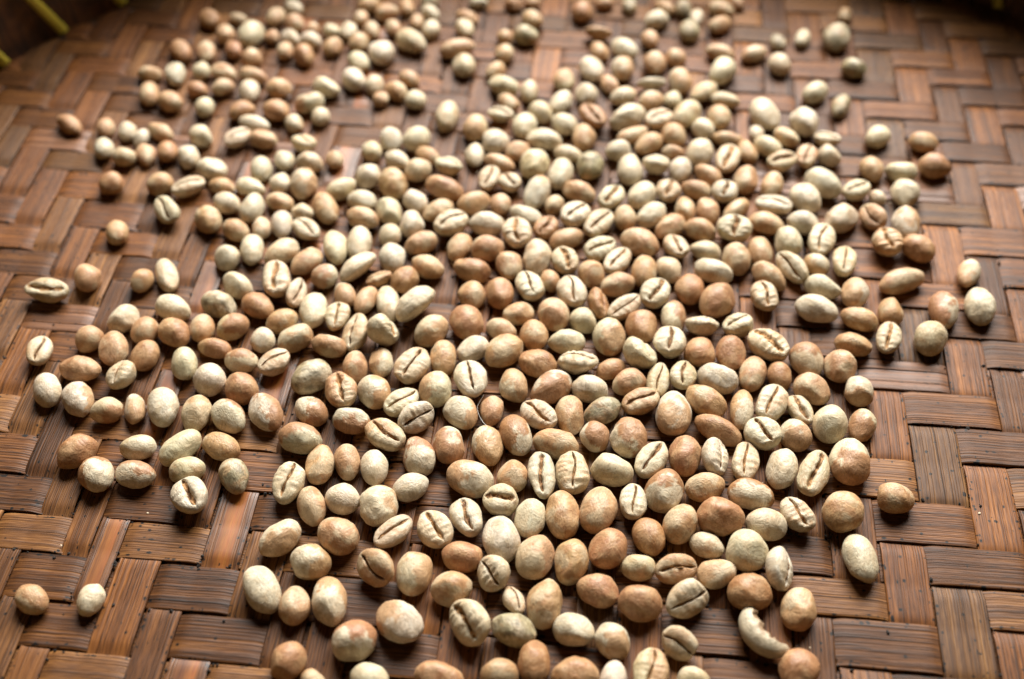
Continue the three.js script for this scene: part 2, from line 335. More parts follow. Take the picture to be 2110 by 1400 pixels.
// the broken half shell: a curved, hollow piece with one ragged edge
function shellGeometry(p) {
  const NU = 40, NT = 32, pos = [], col = [], uv = [], idx = [], R = NT + 1, zs = 5.5;
  for (let i = 0; i <= NU; i++) for (let j = 0; j <= NT; j++) {
    const s = i / NU * 2 - 1, a = s * 1.15, r = 6.4, w = Math.pow(Math.max(0.0004, 1 - Math.abs(s) ** 2.6), 0.55), t = 2 * Math.PI * j / NT;
    const ct = Math.cos(t), inner = ct < 0 ? 0.5 + 0.7 * N(s * 6, Math.sin(t) * 2.2, zs) : 1;
    const rad = r + 2.9 * w * ct * inner, y = 2.7 * w * Math.sin(t) * (1 + 0.1 * N(s * 4, t, 2));
    const x = rad * Math.sin(a), z = r - rad * Math.cos(a);
    pos.push(x * MM, z * -1 * MM, y * MM);
    const m = 0.1 * N(x * 0.5, y * 0.5, z * 0.5), e = smooth(0.0, 0.4, -ct + 0.6 * N(s * 6, t * 2, 8));
    const c = mix3(TONE.w.map(b => b * (0.96 + m)), skin(150, 112, 76), e * 0.8); col.push(...c); uv.push(i / NU, j / NT * 2);
    if (i < NU && j < NT) { const b = i * R + j; idx.push(b, b + 1, b + R, b + 1, b + R + 1, b + R); }
  }
  const g = new THREE.BufferGeometry();
  g.setAttribute('position', new THREE.Float32BufferAttribute(pos, 3)); g.setAttribute('color', new THREE.Float32BufferAttribute(col, 3)); g.setAttribute('uv', new THREE.Float32BufferAttribute(uv, 2));
  g.setIndex(idx); g.computeVertexNormals(); return g;
}

// ---------- the beans ----------
// where each lies on the tray: x, z, length, width (mm), turn, roll (0 crease up, 180 dome up; degrees), colour of the bean and of its patches
const BEANS = [
  [52.1, 88.5, 14, 6, 302, -60, 'S'], [80.1, 42.1, 13.8, 9.9, 259, 180, 'wb'], [20, 55.7, 13.8, 8.7, 256, 180, 't'], [-24.2, 85, 11.5, 8.8, 325, 180, 'wt'],
  [-2.5, 63.9, 12.3, 8.7, 281, 180, 'w'], [7, 80.4, 12.5, 7.9, 264, 180, 't'], [-9.3, 85.9, 11, 8.7, 307, 40, 'w'], [-10, 47.3, 11.8, 9.4, 330, 180, 'tw'],
  [39.7, 27, 13.7, 8.8, 265, 180, 'wt'], [5.3, 68.4, 11.9, 8.5, 251, 180, 'tc'], [11.6, 57.1, 12.7, 8.1, 275, 180, 't'], [-39.7, 79.7, 12.7, 7.6, 278, 180, 'tw'],
  [-54.8, 76.6, 12.8, 7.7, 295, 180, 'w'], [47.7, 58, 10.9, 9.6, 343, 180, 'b'], [35.6, 50.5, 11.6, 9.1, 252, 180, 'bw'], [52.5, 66.9, 10.3, 9.6, 277, 180, 'w'],
  [-33.3, 89.6, 10, 8.9, 201, 180, 'bw'], [75.9, 56.7, 10.9, 9.6, 64, 180, 't'], [-25.4, -8.4, 13.8, 9.3, 56, 130, 'w'], [-21.6, 72.7, 11.2, 8.2, 269, 180, 'wt'],
  [77.7, 68.9, 13, 7.6, 272, 180, 'w'], [28.1, 34.7, 11.6, 9.1, 261, 180, 'wb'], [-30.8, 54.8, 10.9, 8.9, 266, 180, 'wt'], [27.8, 80.3, 9.9, 8.8, 345, 180, 'b'],
  [14.3, 45.7, 12.1, 8.2, 272, 0, 'c'], [21.6, 66.4, 10.7, 8.5, 236, 180, 'b'], [51.6, 78.1, 9.8, 9.1, 26, 180, 'b'], [13.2, 69.5, 11.5, 7.7, 260, 180, 't'],
  [-39.5, 63, 10.6, 8.7, 319, 180, 't'], [59.7, 96.2, 10, 8.2, 243, 180, 'b'], [9.8, 19, 12.7, 8.3, 228, 180, 'wb'], [37.9, 80.2, 10.7, 7.8, 32, 35, 'c'],
  [-2, 6.8, 12.4, 8.8, 232, 180, 't'], [71.1, 45.5, 13.8, 7.1, 246, -15, 'c'], [1, 33.7, 12.6, 7.7, 286, 180, 'bw'], [23.5, 44.6, 10.6, 8.7, 331, 180, 'w'],
  [7, 46.1, 13.5, 6.7, 273, 0, 'w'], [-45, 70.1, 9.7, 8.7, 323, 180, 'tw'], [-10.3, 16.7, 12.3, 8.2, 283, 0, 'w'], [-52.4, 63.7, 11.1, 7.7, 236, 180, 'wt'],
  [62, 81.5, 10.6, 7.6, 253, 180, 't'], [54.7, -11.5, 12.5, 9.1, 237, 180, 'b'], [0.3, 86.7, 10.1, 7.4, 342, 180, 'o'], [-22.2, 40.2, 11.2, 8, 284, 180, 'bw'],
  [-51.4, 34.8, 11.5, 8.2, 338, 180, 'wb'], [41.2, 40.1, 11.5, 7.9, 259, 180, 'b'], [64, 24.2, 12.6, 7.8, 247, 0, 'c'], [55.6, 51.4, 11.4, 7.7, 349, 180, 'bw'],
  [10.5, 36.5, 11.4, 7.9, 339, 180, 't'], [-15.2, 36.6, 11.7, 7.7, 276, 180, 'wb'], [-50.5, 15.4, 11.3, 8.8, 221, 180, 'ow'], [-13, 76.7, 9.4, 8.1, 208, 180, 't'],
  [65.8, 5, 12.2, 8.6, 312, -5, 'c'], [-30.2, 72.2, 9.7, 8.1, 313, 50, 't'], [4.6, 94.2, 10.3, 6.9, 269, 180, 'b'], [-5.8, 36.9, 12.1, 7.3, 281, 180, 'tw'],
  [-60.7, 26.4, 12.1, 7.9, 297, 180, 'wb'], [-74.5, 52.5, 10.6, 8.3, 303, 0, 'w'], [25.2, 1.3, 11.9, 8.6, 270, 180, 'wt'], [64, 43.7, 11.8, 7.6, 252, 180, 'w'],
  [-52.2, 48.3, 11.9, 7.3, 260, 0, 'w'], [-17.5, 61.7, 10, 8, 302, 0, 'c'], [-42.6, 20.2, 11.4, 8.3, 287, 0, 't'], [-11.9, -3.7, 11.4, 9, 274, 180, 'b'],
  [18.7, 77.1, 9.7, 7.7, 335, 180, 'b'], [-19, 19.1, 11.1, 8.5, 259, 180, 'wt'], [47.8, 23, 11.9, 7.9, 316, 180, 't'], [-86.1, 24.8, 12.4, 7.8, 283, 180, 'w'],
  [-25.2, 11.9, 11.7, 8.2, 245, 0, 'c'], [38.4, 59.6, 10.3, 7.8, 242, 180, 't'], [59.5, 72.3, 10.3, 7.6, 266, -60, 'w'], [-46.9, 94.2, 9.3, 7.6, 251, 180, 'b'],
  [-30.6, 34.2, 11.4, 7.7, 320, 0, 'ct'], [77.6, 30.2, 11.2, 8.3, 256, 180, 'w'], [13.2, 86.8, 9.4, 7.5, 336, 180, 'w'], [50.1, 32.1, 12.7, 6.9, 326, 180, 'b'],
  [-12.6, 26.7, 10.9, 8, 295, 180, 'tw'], [-63.9, -19.8, 13.8, 7.9, 281, 0, 'c'], [-79.6, 37.4, 11.9, 7.4, 230, 180, 'w'], [-45.6, 42.4, 12, 6.9, 266, 180, 't'],
  [14.3, 27.3, 11.9, 7.2, 274, 180, 't'], [-10.3, 58.3, 10.7, 7.1, 292, 0, 'w'], [-34.4, 20.1, 11, 8.1, 290, 180, 'tw'], [4.1, 57.9, 10.5, 7.2, 262, 180, 'w'],
  [51.7, 15.8, 10.8, 8.5, 326, 180, 'w'], [-52.6, -8.4, 13.4, 7.5, 271, 180, 'w'], [57.9, 59.8, 9.6, 8, 335, 180, 'c'], [32.9, 8.1, 10, 9.2, 299, -40, 'w'],
  [-11.3, 68.4, 9.5, 7.5, 345, 180, 'b'], [31, 62.9, 10.2, 7.2, 282, 180, 'b'], [21.3, 89.5, 9.1, 7.3, 290, 180, 'wt'], [-97.8, 45.8, 10.3, 8.2, 298, 180, 'bw'],
  [60.5, 34.2, 9.6, 8.7, 298, 0, 'w'], [105.7, -19.6, 13.8, 7.9, 206, 180, 't'], [7, -28.9, 13.2, 7.9, 267, 180, 'c'], [33.2, 41.5, 11.3, 7, 238, 0, 'w'],
  [-104.1, 38.9, 10.8, 8.1, 229, 180, 'b'], [35.7, -34.4, 11.8, 9, 322, 180, 't'], [33.9, -2, 10.9, 8.5, 269, 180, 'b'], [-47.2, 80.7, 9.8, 6.9, 277, 180, 't'],
  [55.3, 42.1, 11.7, 6.7, 259, 0, 'c'], [-69.6, 27.8, 10.9, 7.7, 306, 180, 'wb'], [6.5, 10.8, 10.5, 8.3, 335, 180, 'b'], [75.2, 9.5, 10.9, 8.4, 275, 180, 'cb'],
  [-4.3, 73.5, 8.4, 8, 306, 45, 'c'], [80.6, -8.8, 11.6, 8.4, 335, 180, 'w'], [48.6, 40.8, 10.6, 7.2, 268, -45, 'w'], [11, -6.8, 10.7, 8.4, 277, 180, 't'],
  [16.6, 10.7, 10.6, 7.9, 353, -30, 'c'], [56.1, 6.9, 11, 8, 260, 180, 'b'], [36.4, 72.1, 9.9, 6.8, 191, -30, 't'], [124.3, -9.9, 12.7, 8.1, 260, 180, 'w'],
  [114.4, -8.7, 12.6, 7.9, 261, 180, 'bw'], [-32.7, 0.7, 8.8, 9.9, 296, -60, 'w'], [6.4, 27.8, 10.7, 7.2, 317, 10, 'c'], [45.2, 49.1, 10, 7.2, 204, 180, 't'],
  [-2.7, 53.9, 8.4, 8.2, 354, 0, 'c'], [74.9, 19.3, 9.9, 8.4, 312, 180, 't'], [16.1, -14.6, 11.3, 8.1, 283, 0, 'c'], [-21, -0.7, 10.7, 8.1, 232, 180, 'ct'],
  [-40.8, 0.2, 12.4, 7, 264, 30, 'c'], [45.4, 72.7, 9.2, 7.1, 199, 180, 'ct'], [48.1, 6.9, 10.4, 8.2, 260, 180, 'b'], [-67.9, 18.7, 10, 8.2, 300, 180, 'b'],
  [60.9, 13.9, 12, 6.9, 252, 180, 't'], [-32.6, 43.5, 10.7, 6.7, 276, 180, 'w'], [90.8, -60, 12.7, 9, 300, 180, 'w'], [6.6, -68.4, 12.7, 8.8, 261, 180, 'cw'],
  [-17.6, 8.2, 11.7, 7, 272, 180, 't'], [-46.3, 54.4, 10.7, 6.5, 285, 180, 't'], [-41.8, -23.7, 13, 7.1, 48, 120, 'w'], [-77.7, 26.7, 10.9, 7.2, 266, 180, 'ct'],
  [65.3, 57.4, 9.8, 7, 298, 0, 'c'], [108.5, 2, 11, 8.3, 253, 180, 'c'], [-23.3, 29.2, 10.1, 7.3, 38, 45, 'w'], [0.4, 17.9, 10.6, 7.2, 276, 180, 'wt'],
  [78.3, -93.5, 13.8, 9.1, 283, 180, 'w'], [-27, 61.9, 10.5, 6.1, 42, 0, 'c'], [-102.6, 5.2, 11.8, 7.4, 281, 180, 't'], [35.2, 90.6, 8.6, 6.8, 326, 40, 'c'],
  [40.6, 3.8, 9.9, 8.3, 264, 0, 'w'], [-42.6, -34.7, 13.8, 6.9, 272, 180, 'w'], [-39.3, 52.6, 8.9, 7.5, 335, 180, 'w'], [-34.8, -59.7, 12.3, 8.5, 277, 180, 't'],
  [0.1, 45.9, 9.1, 7.4, 266, 180, 't'], [22.4, 26, 10.5, 6.9, 215, 180, 'o'], [83.3, 11.6, 9.8, 8.4, 250, 180, 't'], [62.3, -38.8, 9.8, 9.9, 270, 0, 'w'],
  [28, 53.6, 10.2, 6.4, 266, -5, 'w'], [19.4, 19, 9.8, 7.6, 353, 180, 'w'], [-88.8, 45.5, 10.1, 7.1, 347, 180, 'wb'], [-33, -11.4, 13.1, 6.4, 277, 180, 'c'],
  [-56.3, 1.7, 10.5, 7.8, 231, 180, 'ct'], [-65.4, 45.8, 10.2, 6.8, 291, 180, 'o'], [1.4, -37.7, 11.1, 8.3, 280, 0, 'c'], [-107.7, 22.4, 10.7, 7.5, 296, 180, 'wt'],
  [-76.1, 16.2, 9.5, 8.3, 272, 180, 'w'], [-70, 37, 10.1, 7.1, 333, 180, 't'], [88.8, 52.5, 9, 7.7, 349, 180, 't'], [-49.5, 26.1, 9.8, 7.4, 316, 180, 'bw'],
  [-39.3, 29.1, 9.6, 7.4, 345, 180, 'wb'], [56.9, 25, 12.4, 5.9, 259, 180, 'tw'], [93.8, -44.6, 12.1, 8.3, 223, 180, 'c'], [-109.8, 12.2, 11.4, 7.3, 346, 180, 'tb'],
  [35.9, -91.6, 13.5, 8.5, 217, 180, 'w'], [54.8, -23.3, 11.7, 7.5, 327, 180, 'w'], [111.8, -43.3, 12.8, 7.9, 266, 180, 'wt'], [68.6, 33.5, 9.2, 7.7, 279, 180, 'tw'],
  [-49.2, -33.3, 13.6, 6.7, 281, 180, 'w'], [-3.3, -15, 10.7, 7.7, 277, 180, 'b'], [7.3, -56.5, 13.4, 7.3, 253, 180, 'wt'], [38.5, -14.2, 10.5, 7.9, 244, -5, 'w'],
  [-19.7, -57.8, 12.6, 7.7, 331, 180, 'b'], [14.3, -65, 13.2, 7.6, 259, 180, 'w'], [31.8, 23.5, 10, 7, 210, 0, 't'], [-23.6, 49, 9.2, 6.9, 214, 180, 'w'],
  [4.7, -17.2, 10.9, 7.5, 288, 0, 'w'], [-87.9, 0, 10.5, 7.8, 307, 180, 'tb'], [36.1, -23.8, 11.7, 7.2, 265, 180, 't'], [42.6, -6.5, 11.8, 6.7, 264, 180, 'wb'],
  [47.9, -16.7, 10.5, 7.9, 261, 180, 'b'], [-0.7, -25.9, 11.3, 7.4, 275, 180, 't'], [61.7, -28.3, 11.1, 7.9, 272, 180, 't'], [84.9, -53.4, 11.8, 8.4, 296, 180, 'w'],
  [-53.7, -50.1, 13.4, 7, 292, 180, 't'], [-60.9, -60.1, 12.2, 8.1, 276, 180, 'ct'], [86.4, -35.3, 12.3, 7.4, 251, -10, 'w'], [13, 97.7, 10.2, 8.3, 357, 180, 'b'],
  [29.6, 16.7, 9.8, 7.2, 216, 180, 't'], [-27.3, 23.7, 10.3, 6.6, 224, 0, 'w'], [-17.2, -42, 10.9, 8.1, 222, 0, 'c'], [-11.1, -24, 11.2, 7.3, 334, 180, 'tb'],
  [-63.8, -30.9, 11.4, 7.6, 230, 180, 'c'], [-116.2, 19.1, 10.8, 7.1, 293, 180, 'w'], [14, 2.9, 9.9, 7.3, 352, 180, 'w'], [-6.8, -32.3, 9.7, 8.6, 206, 180, 't'],
  [-90, -9.4, 11.2, 7.3, 328, 180, 'w'], [-124.9, -15.3, 12.3, 7.2, 353, 10, 'c'], [5.7, 0.4, 9.7, 7.5, 269, 180, 't'], [-39.2, 41.5, 10.2, 6.2, 280, 180, 't'],
  [70, -21.4, 11.2, 7.4, 308, 180, 't'], [28.8, 97.2, 11.2, 7.5, 261, 0, 'ct'], [85.6, 30.1, 10.5, 6.6, 246, 180, 'wb'], [35, -67, 12.6, 7.7, 266, 180, 'w'],
  [24.6, -42.4, 12.6, 6.9, 234, -10, 'c'], [37.6, -54.7, 11.7, 7.8, 243, 180, 'w'], [-78, -10.5, 10.6, 7.5, 327, 180, 'o'], [-67.7, -10.2, 10.3, 7.5, 318, 180, 'b'],
  [-56.5, -27.5, 11.6, 7.1, 235, 180, 't'], [23.2, -68.1, 11.4, 8.3, 258, 180, 'o'], [-7.3, -42.5, 10.7, 7.9, 349, 180, 'w'], [56.5, -74.8, 12.2, 8.1, 260, 180, 'w'],
  [68.8, -31.6, 11.4, 7.3, 269, 180, 't'], [20.1, 34, 8.6, 7.1, 282, 180, 'wb'], [76.2, -24.4, 12.3, 6.7, 298, 40, 'c'], [-15.1, 98, 10.7, 7.5, 342, 180, 'b'],
  [-47.5, 4, 10.5, 6.7, 336, 180, 't'], [28.6, -18.3, 10.5, 7.2, 207, 180, 't'], [67.5, -13.1, 10.3, 7.4, 281, 0, 'c'], [-10.2, 5.5, 9.9, 6.9, 226, 180, 'w'],
  [28, 71, 7.9, 6.7, 358, 180, 'c'], [-33, -28.8, 10.7, 7.4, 275, 180, 'w'], [92.2, -15.2, 10.7, 7.4, 253, 180, 'wt'], [-76.8, 44.3, 8.7, 7, 207, 180, 'c'],
  [97.5, 2, 11.1, 6.7, 252, 0, 'c'], [-60.3, 10.3, 9.6, 7.1, 221, 0, 'c'], [67.8, -115.8, 13.2, 8.5, 244, 180, 'w'], [77.2, -35.5, 10.7, 7.7, 266, 180, 'w'],
  [86.7, 19.6, 9.3, 7.3, 262, 180, 'tw'], [29, -27.2, 11.6, 6.6, 242, 0, 'c'], [18, -45.9, 10.2, 8.1, 230, 0, 'w'], [-10.7, -14.2, 9.8, 7.4, 284, 180, 't'],
  [64.3, -70.8, 13, 7.2, 251, 0, 'c'], [23.3, -10.7, 10.7, 6.7, 278, -50, 'b'], [-20.2, -93, 13.8, 7.2, 262, 180, 'c'], [54.4, -93.6, 12.7, 8, 241, 180, 'c'],
  [36.9, 15.9, 11, 5.8, 258, -10, 'c'], [-83.5, 10.2, 10.3, 6.7, 280, 180, 'w'], [-33.5, 10, 10, 6.5, 275, 180, 'wt'], [104.3, -34.1, 9.9, 8.5, 281, 0, 't'],
  [91.3, -27, 12.2, 6.5, 256, 0, 'c'], [-74.7, -50, 12, 7.1, 266, 180, 'w'], [90.1, -89, 11.8, 8.6, 274, 180, 'w'], [83.7, -17.3, 10.6, 7.2, 335, 180, 'w'],
  [-94.1, 7.5, 9.7, 7.2, 264, 180, 'b'], [-86.5, -44.6, 11.1, 7.6, 291, 180, 't'], [112.8, -32.4, 10.1, 8.3, 299, 180, 'b'], [-29, -20, 9.6, 7.5, 255, 180, 'b'],
  [-39.9, 11.1, 10, 6.4, 276, 180, 't'], [108.1, -134.6, 13.3, 9, 76, 180, 'o'], [-69.1, 9.3, 9.4, 6.9, 339, 180, 'cb'], [39.9, -46.6, 11, 7.2, 229, 180, 'w'],
  [88.1, 3.7, 9.9, 6.9, 347, 180, 't'], [44.7, -41.5, 11.2, 7, 226, 180, 't'], [-72.3, -32.4, 12.2, 6.4, 279, 180, 'w'], [43.2, 14.7, 9.3, 6.7, 261, 0, 'c'],
  [-35.3, -48.2, 11, 7.2, 288, 180, 'w'], [-23.3, -25.4, 10.2, 7.1, 326, 180, 't'], [3.8, -88, 11.8, 7.8, 263, 180, 'w'], [91.3, -5.4, 10.1, 7, 337, 180, 't'],
  [29.9, -9.3, 11.1, 6, 223, -15, 'c'], [-14.6, -33.5, 10.8, 6.7, 254, 180, 't'], [-102.1, -5.4, 9.4, 7.6, 249, 180, 'cw'], [43.9, 65, 8.2, 6.1, 336, 180, 'c'],
  [-73, -2.5, 9.1, 7.4, 225, 180, 'cb'], [-94.2, -22.5, 12.4, 6, 290, 180, 'c'], [-104.7, 79, 8.5, 6.2, 321, 180, 't'], [49.7, -3, 8.9, 7.3, 346, -40, 'w'],
  [58.9, -2.4, 8.5, 7.7, 216, 20, 'w'], [-11.4, -86.9, 11.5, 7.8, 270, 180, 'ct'], [24.5, -32.3, 10.4, 6.9, 214, -15, 'w'], [-25.3, -34.8, 10.2, 7.1, 216, 180, 't'],
  [-89.9, 37.3, 8.8, 6.6, 189, 180, 'cw'], [114.1, -55.6, 10.7, 8.1, 253, 180, 'w'], [-10.9, -51.7, 10.2, 7.6, 215, 180, 't'], [1.8, -7.4, 8.9, 7.2, 207, 180, 't'],
  [-5.2, -79.6, 10.2, 8.5, 288, 180, 'w'], [-74.2, -17.9, 9.9, 7.1, 317, 180, 'w'], [-87.3, -137, 13, 8.6, 266, 180, 'w'], [68.9, -62.2, 11.4, 7.2, 255, 180, 't'],
  [25.7, -117.7, 12.7, 7.8, 276, 180, 'w'], [70.9, 25.7, 9.9, 5.9, 291, 0, 'c'], [21.6, -22.3, 9.2, 7.4, 276, 180, 't'], [-42.5, -45.2, 10.6, 7.1, 332, 180, 't'],
  [-5, 25.4, 9.4, 5.9, 267, 180, 't'], [14.5, -26.9, 9.4, 7.3, 290, 0, 'c'], [-98.5, 15, 8.4, 7.5, 262, 20, 'c'], [125.6, -68, 10.1, 8.8, 350, 180, 'b'],
  [-33.8, -133.4, 12.6, 8.3, 315, 180, 'c'], [28.7, -53.7, 10.3, 7.4, 243, 0, 'w'], [9.8, -80.8, 11.3, 7.5, 339, 180, 'w'], [-91.8, 79, 8.1, 6, 259, 180, 'w'],
  [22, -82.1, 11.7, 7.2, 264, 180, 't'], [-21, -48.5, 10.8, 6.8, 228, 180, 't'], [19.5, -56.6, 10.5, 7.2, 331, 180, 't'], [76.1, -59.9, 11.9, 6.7, 247, 180, 't'],
  [-60.4, -4.6, 9, 7.1, 214, 180, 't'], [-28.5, -42.9, 9.8, 7.3, 273, 180, 'w'], [-46, -6, 9.8, 6.4, 268, 0, 'c'], [-98.9, -47.8, 11.4, 6.8, 303, 30, 'w'],
  [72, -43.3, 10.3, 7.2, 333, 180, 't'], [15.3, -36.5, 10.4, 6.7, 205, 180, 't'], [-28.9, -81.4, 10.3, 8.1, 240, 180, 'w'], [43, -24.5, 9.9, 6.7, 280, 180, 'c'],
  [-42.4, -64, 10.2, 7.6, 275, 180, 'w'], [-39.1, -12.7, 10.6, 5.9, 255, 180, 't'], [-95.8, -1.2, 8.8, 7.3, 268, 180, 't'], [-89, -67, 10.8, 7.6, 327, 180, 'w'],
  [-115.3, -21, 9.9, 7.2, 282, 180, 't'], [82.5, -42.9, 9.5, 7.8, 341, 180, 'w'], [75.2, -50.4, 10.9, 6.9, 344, 0, 'w'], [45.6, -32.7, 10, 6.8, 287, -10, 'c'],
  [124.8, -23.2, 11.8, 6.1, 245, 180, 'tw'], [-121.3, 6.2, 10, 6.4, 273, -15, 'c'], [67.5, 14.4, 8.8, 6.5, 264, 180, 'b'], [100.3, -8.1, 9.3, 6.9, 262, 180, 't'],
  [53.9, -110.9, 11.5, 7.9, 274, 180, 'ct'], [-81.1, -2.4, 9.1, 6.6, 274, 180, 't'], [-49.7, -58.2, 10.7, 6.8, 223, 180, 'c'], [32.3, -45.3, 10, 6.8, 266, 180, 't'],
  [56.1, -48.8, 10.6, 6.6, 271, 180, 't'], [18.8, -4.8, 8.3, 6.9, 304, 180, 'w'], [-27.9, -52.8, 10.3, 6.8, 293, 180, 'w'], [-65.2, -43, 11.1, 6.2, 278, 180, 'w'],
  [-50.9, -21.8, 8.8, 7.1, 247, 180, 'wb'], [-2.9, -1.7, 8.7, 6.5, 327, 180, 't'], [53, -40.2, 9.5, 7.1, 333, 180, 't'], [-99.8, 25.9, 8.1, 6.8, 208, 150, 'cb'],
  [-43, -126.8, 11.1, 8.5, 275, 180, 'w'], [25.1, -92.3, 11.4, 7.1, 300, 0, 'b'], [-27.8, -66.3, 9.1, 7.9, 226, 180, 'c'], [-93.4, 24.8, 10.2, 5.3, 286, 180, 'wt'],
  [25.1, 12, 8.6, 6, 212, 180, 'b'], [-109.6, 1.9, 8.2, 7.2, 245, 180, 't'], [64.3, -92.2, 10.7, 7.5, 265, 180, 'ct'], [102.3, -44.8, 9.9, 7, 295, 40, 't'],
  [-15.7, -119.7, 11.2, 7.7, 270, 180, 'c'], [-44.9, -14.9, 9.7, 5.9, 287, 180, 'tw'], [-51, -112.2, 11.3, 7.5, 292, 180, 'w'], [-29.6, 98.2, 8.7, 7, 340, 180, 'w'],
  [-58, -40.2, 10.4, 6.2, 312, 0, 'c'], [-18, -129.2, 12.3, 7.3, 200, 180, 't'], [-43.3, -52.9, 9.5, 7, 338, 180, 'w'], [-78.7, -28.9, 8.6, 7.2, 301, 180, 'w'],
  [9.5, -40.8, 9.3, 6.7, 248, 0, 'b'], [-74.5, -67.7, 11.1, 6.5, 278, 180, 'w'], [77.5, -77.6, 10.7, 7, 311, 180, 'w'], [-6.8, -62.5, 10.9, 6.2, 257, 0, 'c'],
  [4, -47.1, 11, 5.7, 328, 180, 'w'], [41.5, -79.3, 10.5, 6.9, 225, 180, 't'], [-2.6, 97.6, 7.2, 8.2, 276, 180, 't'], [-63.7, -99.4, 10.1, 7.9, 227, 180, 'wb'],
  [37.1, -129.1, 11.5, 7.6, 297, 180, 'w'], [61.8, -55.9, 8.4, 7.9, 260, 0, 'w'], [15.5, -100.2, 11.5, 6.7, 249, 180, 'w'], [49.7, -49.6, 10.7, 6, 269, 180, 't'],
  [-36.8, -81.3, 10.2, 7.1, 285, 180, 'w'], [-73.7, -95.9, 10.5, 7.5, 326, 180, 'b'], [45.4, -90.6, 10, 7.5, 221, 0, 'c'], [115, -65.7, 9.7, 7.5, 355, 180, 'w'],
  [-103, -60.3, 9, 7.8, 264, 180, 't'], [20.9, 98.6, 9.9, 5.9, 261, 180, 'w'], [-2.7, -108.8, 10.8, 7.4, 329, 180, 'w'], [49.9, -67.1, 10.2, 6.7, 257, 180, 'w'],
  [64.4, -49.3, 11.1, 5.7, 227, 180, 't'], [-76.8, 4.7, 9.3, 5.6, 343, 180, 'tb'], [-94.5, -58.8, 10.2, 6.7, 24, 0, 'c'], [53.7, -31.9, 9.1, 6.4, 334, 180, 'c'],
  [-57.7, -14.9, 10, 5.5, 262, -30, 'c'], [80.5, -69.7, 9.5, 7.3, 202, -10, 'c'], [-64.7, 1.8, 8, 6.4, 282, 180, 'w'], [0.5, 79.4, 7.4, 4.9, 292, -30, 'c'],
  [16.1, -88.5, 9.3, 7.7, 313, 180, 'w'], [-76.5, -59.1, 10.5, 6.2, 327, 180, 'w'], [49.3, -83.2, 9.1, 7.7, 284, 180, 't'], [37.1, -84, 11.5, 6, 213, 180, 't'],
  [-11.3, -74.3, 11.2, 5.9, 274, 180, 'w'], [106.8, -67.2, 9.9, 7, 269, 180, 't'], [53.7, -57.8, 9.5, 6.6, 331, 180, 't'], [-78, -40.2, 8.9, 6.7, 321, 180, 't'],
  [42.8, -68.6, 8.1, 7.9, 344, -25, 'w'], [46.6, -121.4, 10.7, 7.4, 271, 180, 't'], [57.9, -65, 10.2, 6.3, 308, 180, 't'], [45.5, -56.4, 8.4, 7.3, 252, 0, 'c'],
  [-82.2, -51.6, 8.7, 7.1, 325, 180, 'w'], [-97.1, -73.3, 10.5, 6.5, 292, 180, 'w'], [35.9, -118, 10.3, 7.5, 266, 180, 'wt'], [31.9, -75.6, 8.9, 7.3, 211, 180, 'w'],
  [-18.8, -68.3, 8.6, 7.3, 337, -20, 'w'], [61.3, -106.1, 11.2, 6.6, 223, 180, 'c'], [-34.3, -38.6, 8.7, 6.4, 275, 180, 'c'], [88.3, -72.9, 10.1, 6.5, 249, 0, 't'],
  [23.7, -104.3, 9.9, 7.2, 269, 180, 'w'], [1.8, -75.6, 9, 7, 228, 180, 't'], [-60.3, -69.9, 8.7, 7.2, 337, 180, 'c'], [96.2, -105, 10.3, 7.2, 228, 180, 'w'],
  [100.2, -57, 9, 6.9, 217, 0, 'w'], [-111.3, -39.5, 9.1, 6.4, 284, 180, 't'], [-59.3, -107.9, 10.2, 7, 328, 180, 'w'], [83.5, -26.4, 8, 6.6, 321, 180, 'tw'],
  [9, -94.9, 9.6, 6.9, 299, 180, 'c'], [-3.9, -70.4, 10.2, 5.8, 334, 180, 't'], [16.9, -74.2, 9.5, 6.3, 333, 180, 'c'], [111.6, -82.5, 9.4, 7.1, 237, 180, 'w'],
  [-115.1, -104.9, 11.3, 6.5, 280, 180, 't'], [71, -75.6, 9.8, 6.3, 276, 180, 't'], [-107.8, -100.6, 9.8, 7.2, 316, 180, 't'], [43.8, -100.5, 9, 7.5, 238, 180, 'ct'],
  [-74.1, -107, 9.4, 7.5, 326, 180, 't'], [-34.3, -71.7, 9.1, 6.5, 320, 180, 'cw'], [-108.8, -115.7, 11.2, 6.6, 280, 180, 'w'], [16.7, -112.2, 10, 6.9, 268, 180, 'ct'],
  [-83.5, -106.2, 10.4, 6.7, 279, 180, 'w'], [87.1, -120.4, 9.6, 7.6, 270, 180, 'c'], [-67.2, -52.7, 9.1, 6.1, 332, 180, 't'], [-100.4, -20, 8.1, 6.2, 256, 180, 't'],
  [-75.7, -81.5, 9.6, 6.5, 334, 180, 't'], [124.9, -79.8, 9, 7.2, 354, 180, 't'], [-79.8, -89.6, 10.8, 5.9, 334, 180, 'w'], [-94.9, -82.7, 8.8, 7.2, 308, 180, 'w'],
  [49.2, -146.5, 10.6, 7.3, 224, 180, 'w'], [58.7, -86.3, 8.9, 6.9, 281, 180, 'w'], [-117.4, -60.7, 8.2, 7.3, 267, 180, 'b'], [-83.5, -82, 9.7, 6.4, 233, -10, 'c'],
  [103.3, -98.8, 11.6, 5.8, 251, 180, 'o'], [-109.2, -128.3, 11.1, 6.7, 301, 180, 'b'], [-3.4, -51.7, 8.3, 6.2, 270, 180, 't'], [-110.2, -74.7, 10.4, 5.8, 290, 180, 't'],
  [83.6, -82.8, 9.6, 6.3, 304, 180, 'ct'], [-84.5, -95.9, 9.2, 6.9, 224, 180, 'b'], [95.1, -73.7, 8.6, 6.9, 287, 180, 'c'], [35.2, -103.4, 9.5, 6.6, 212, 180, 'c'],
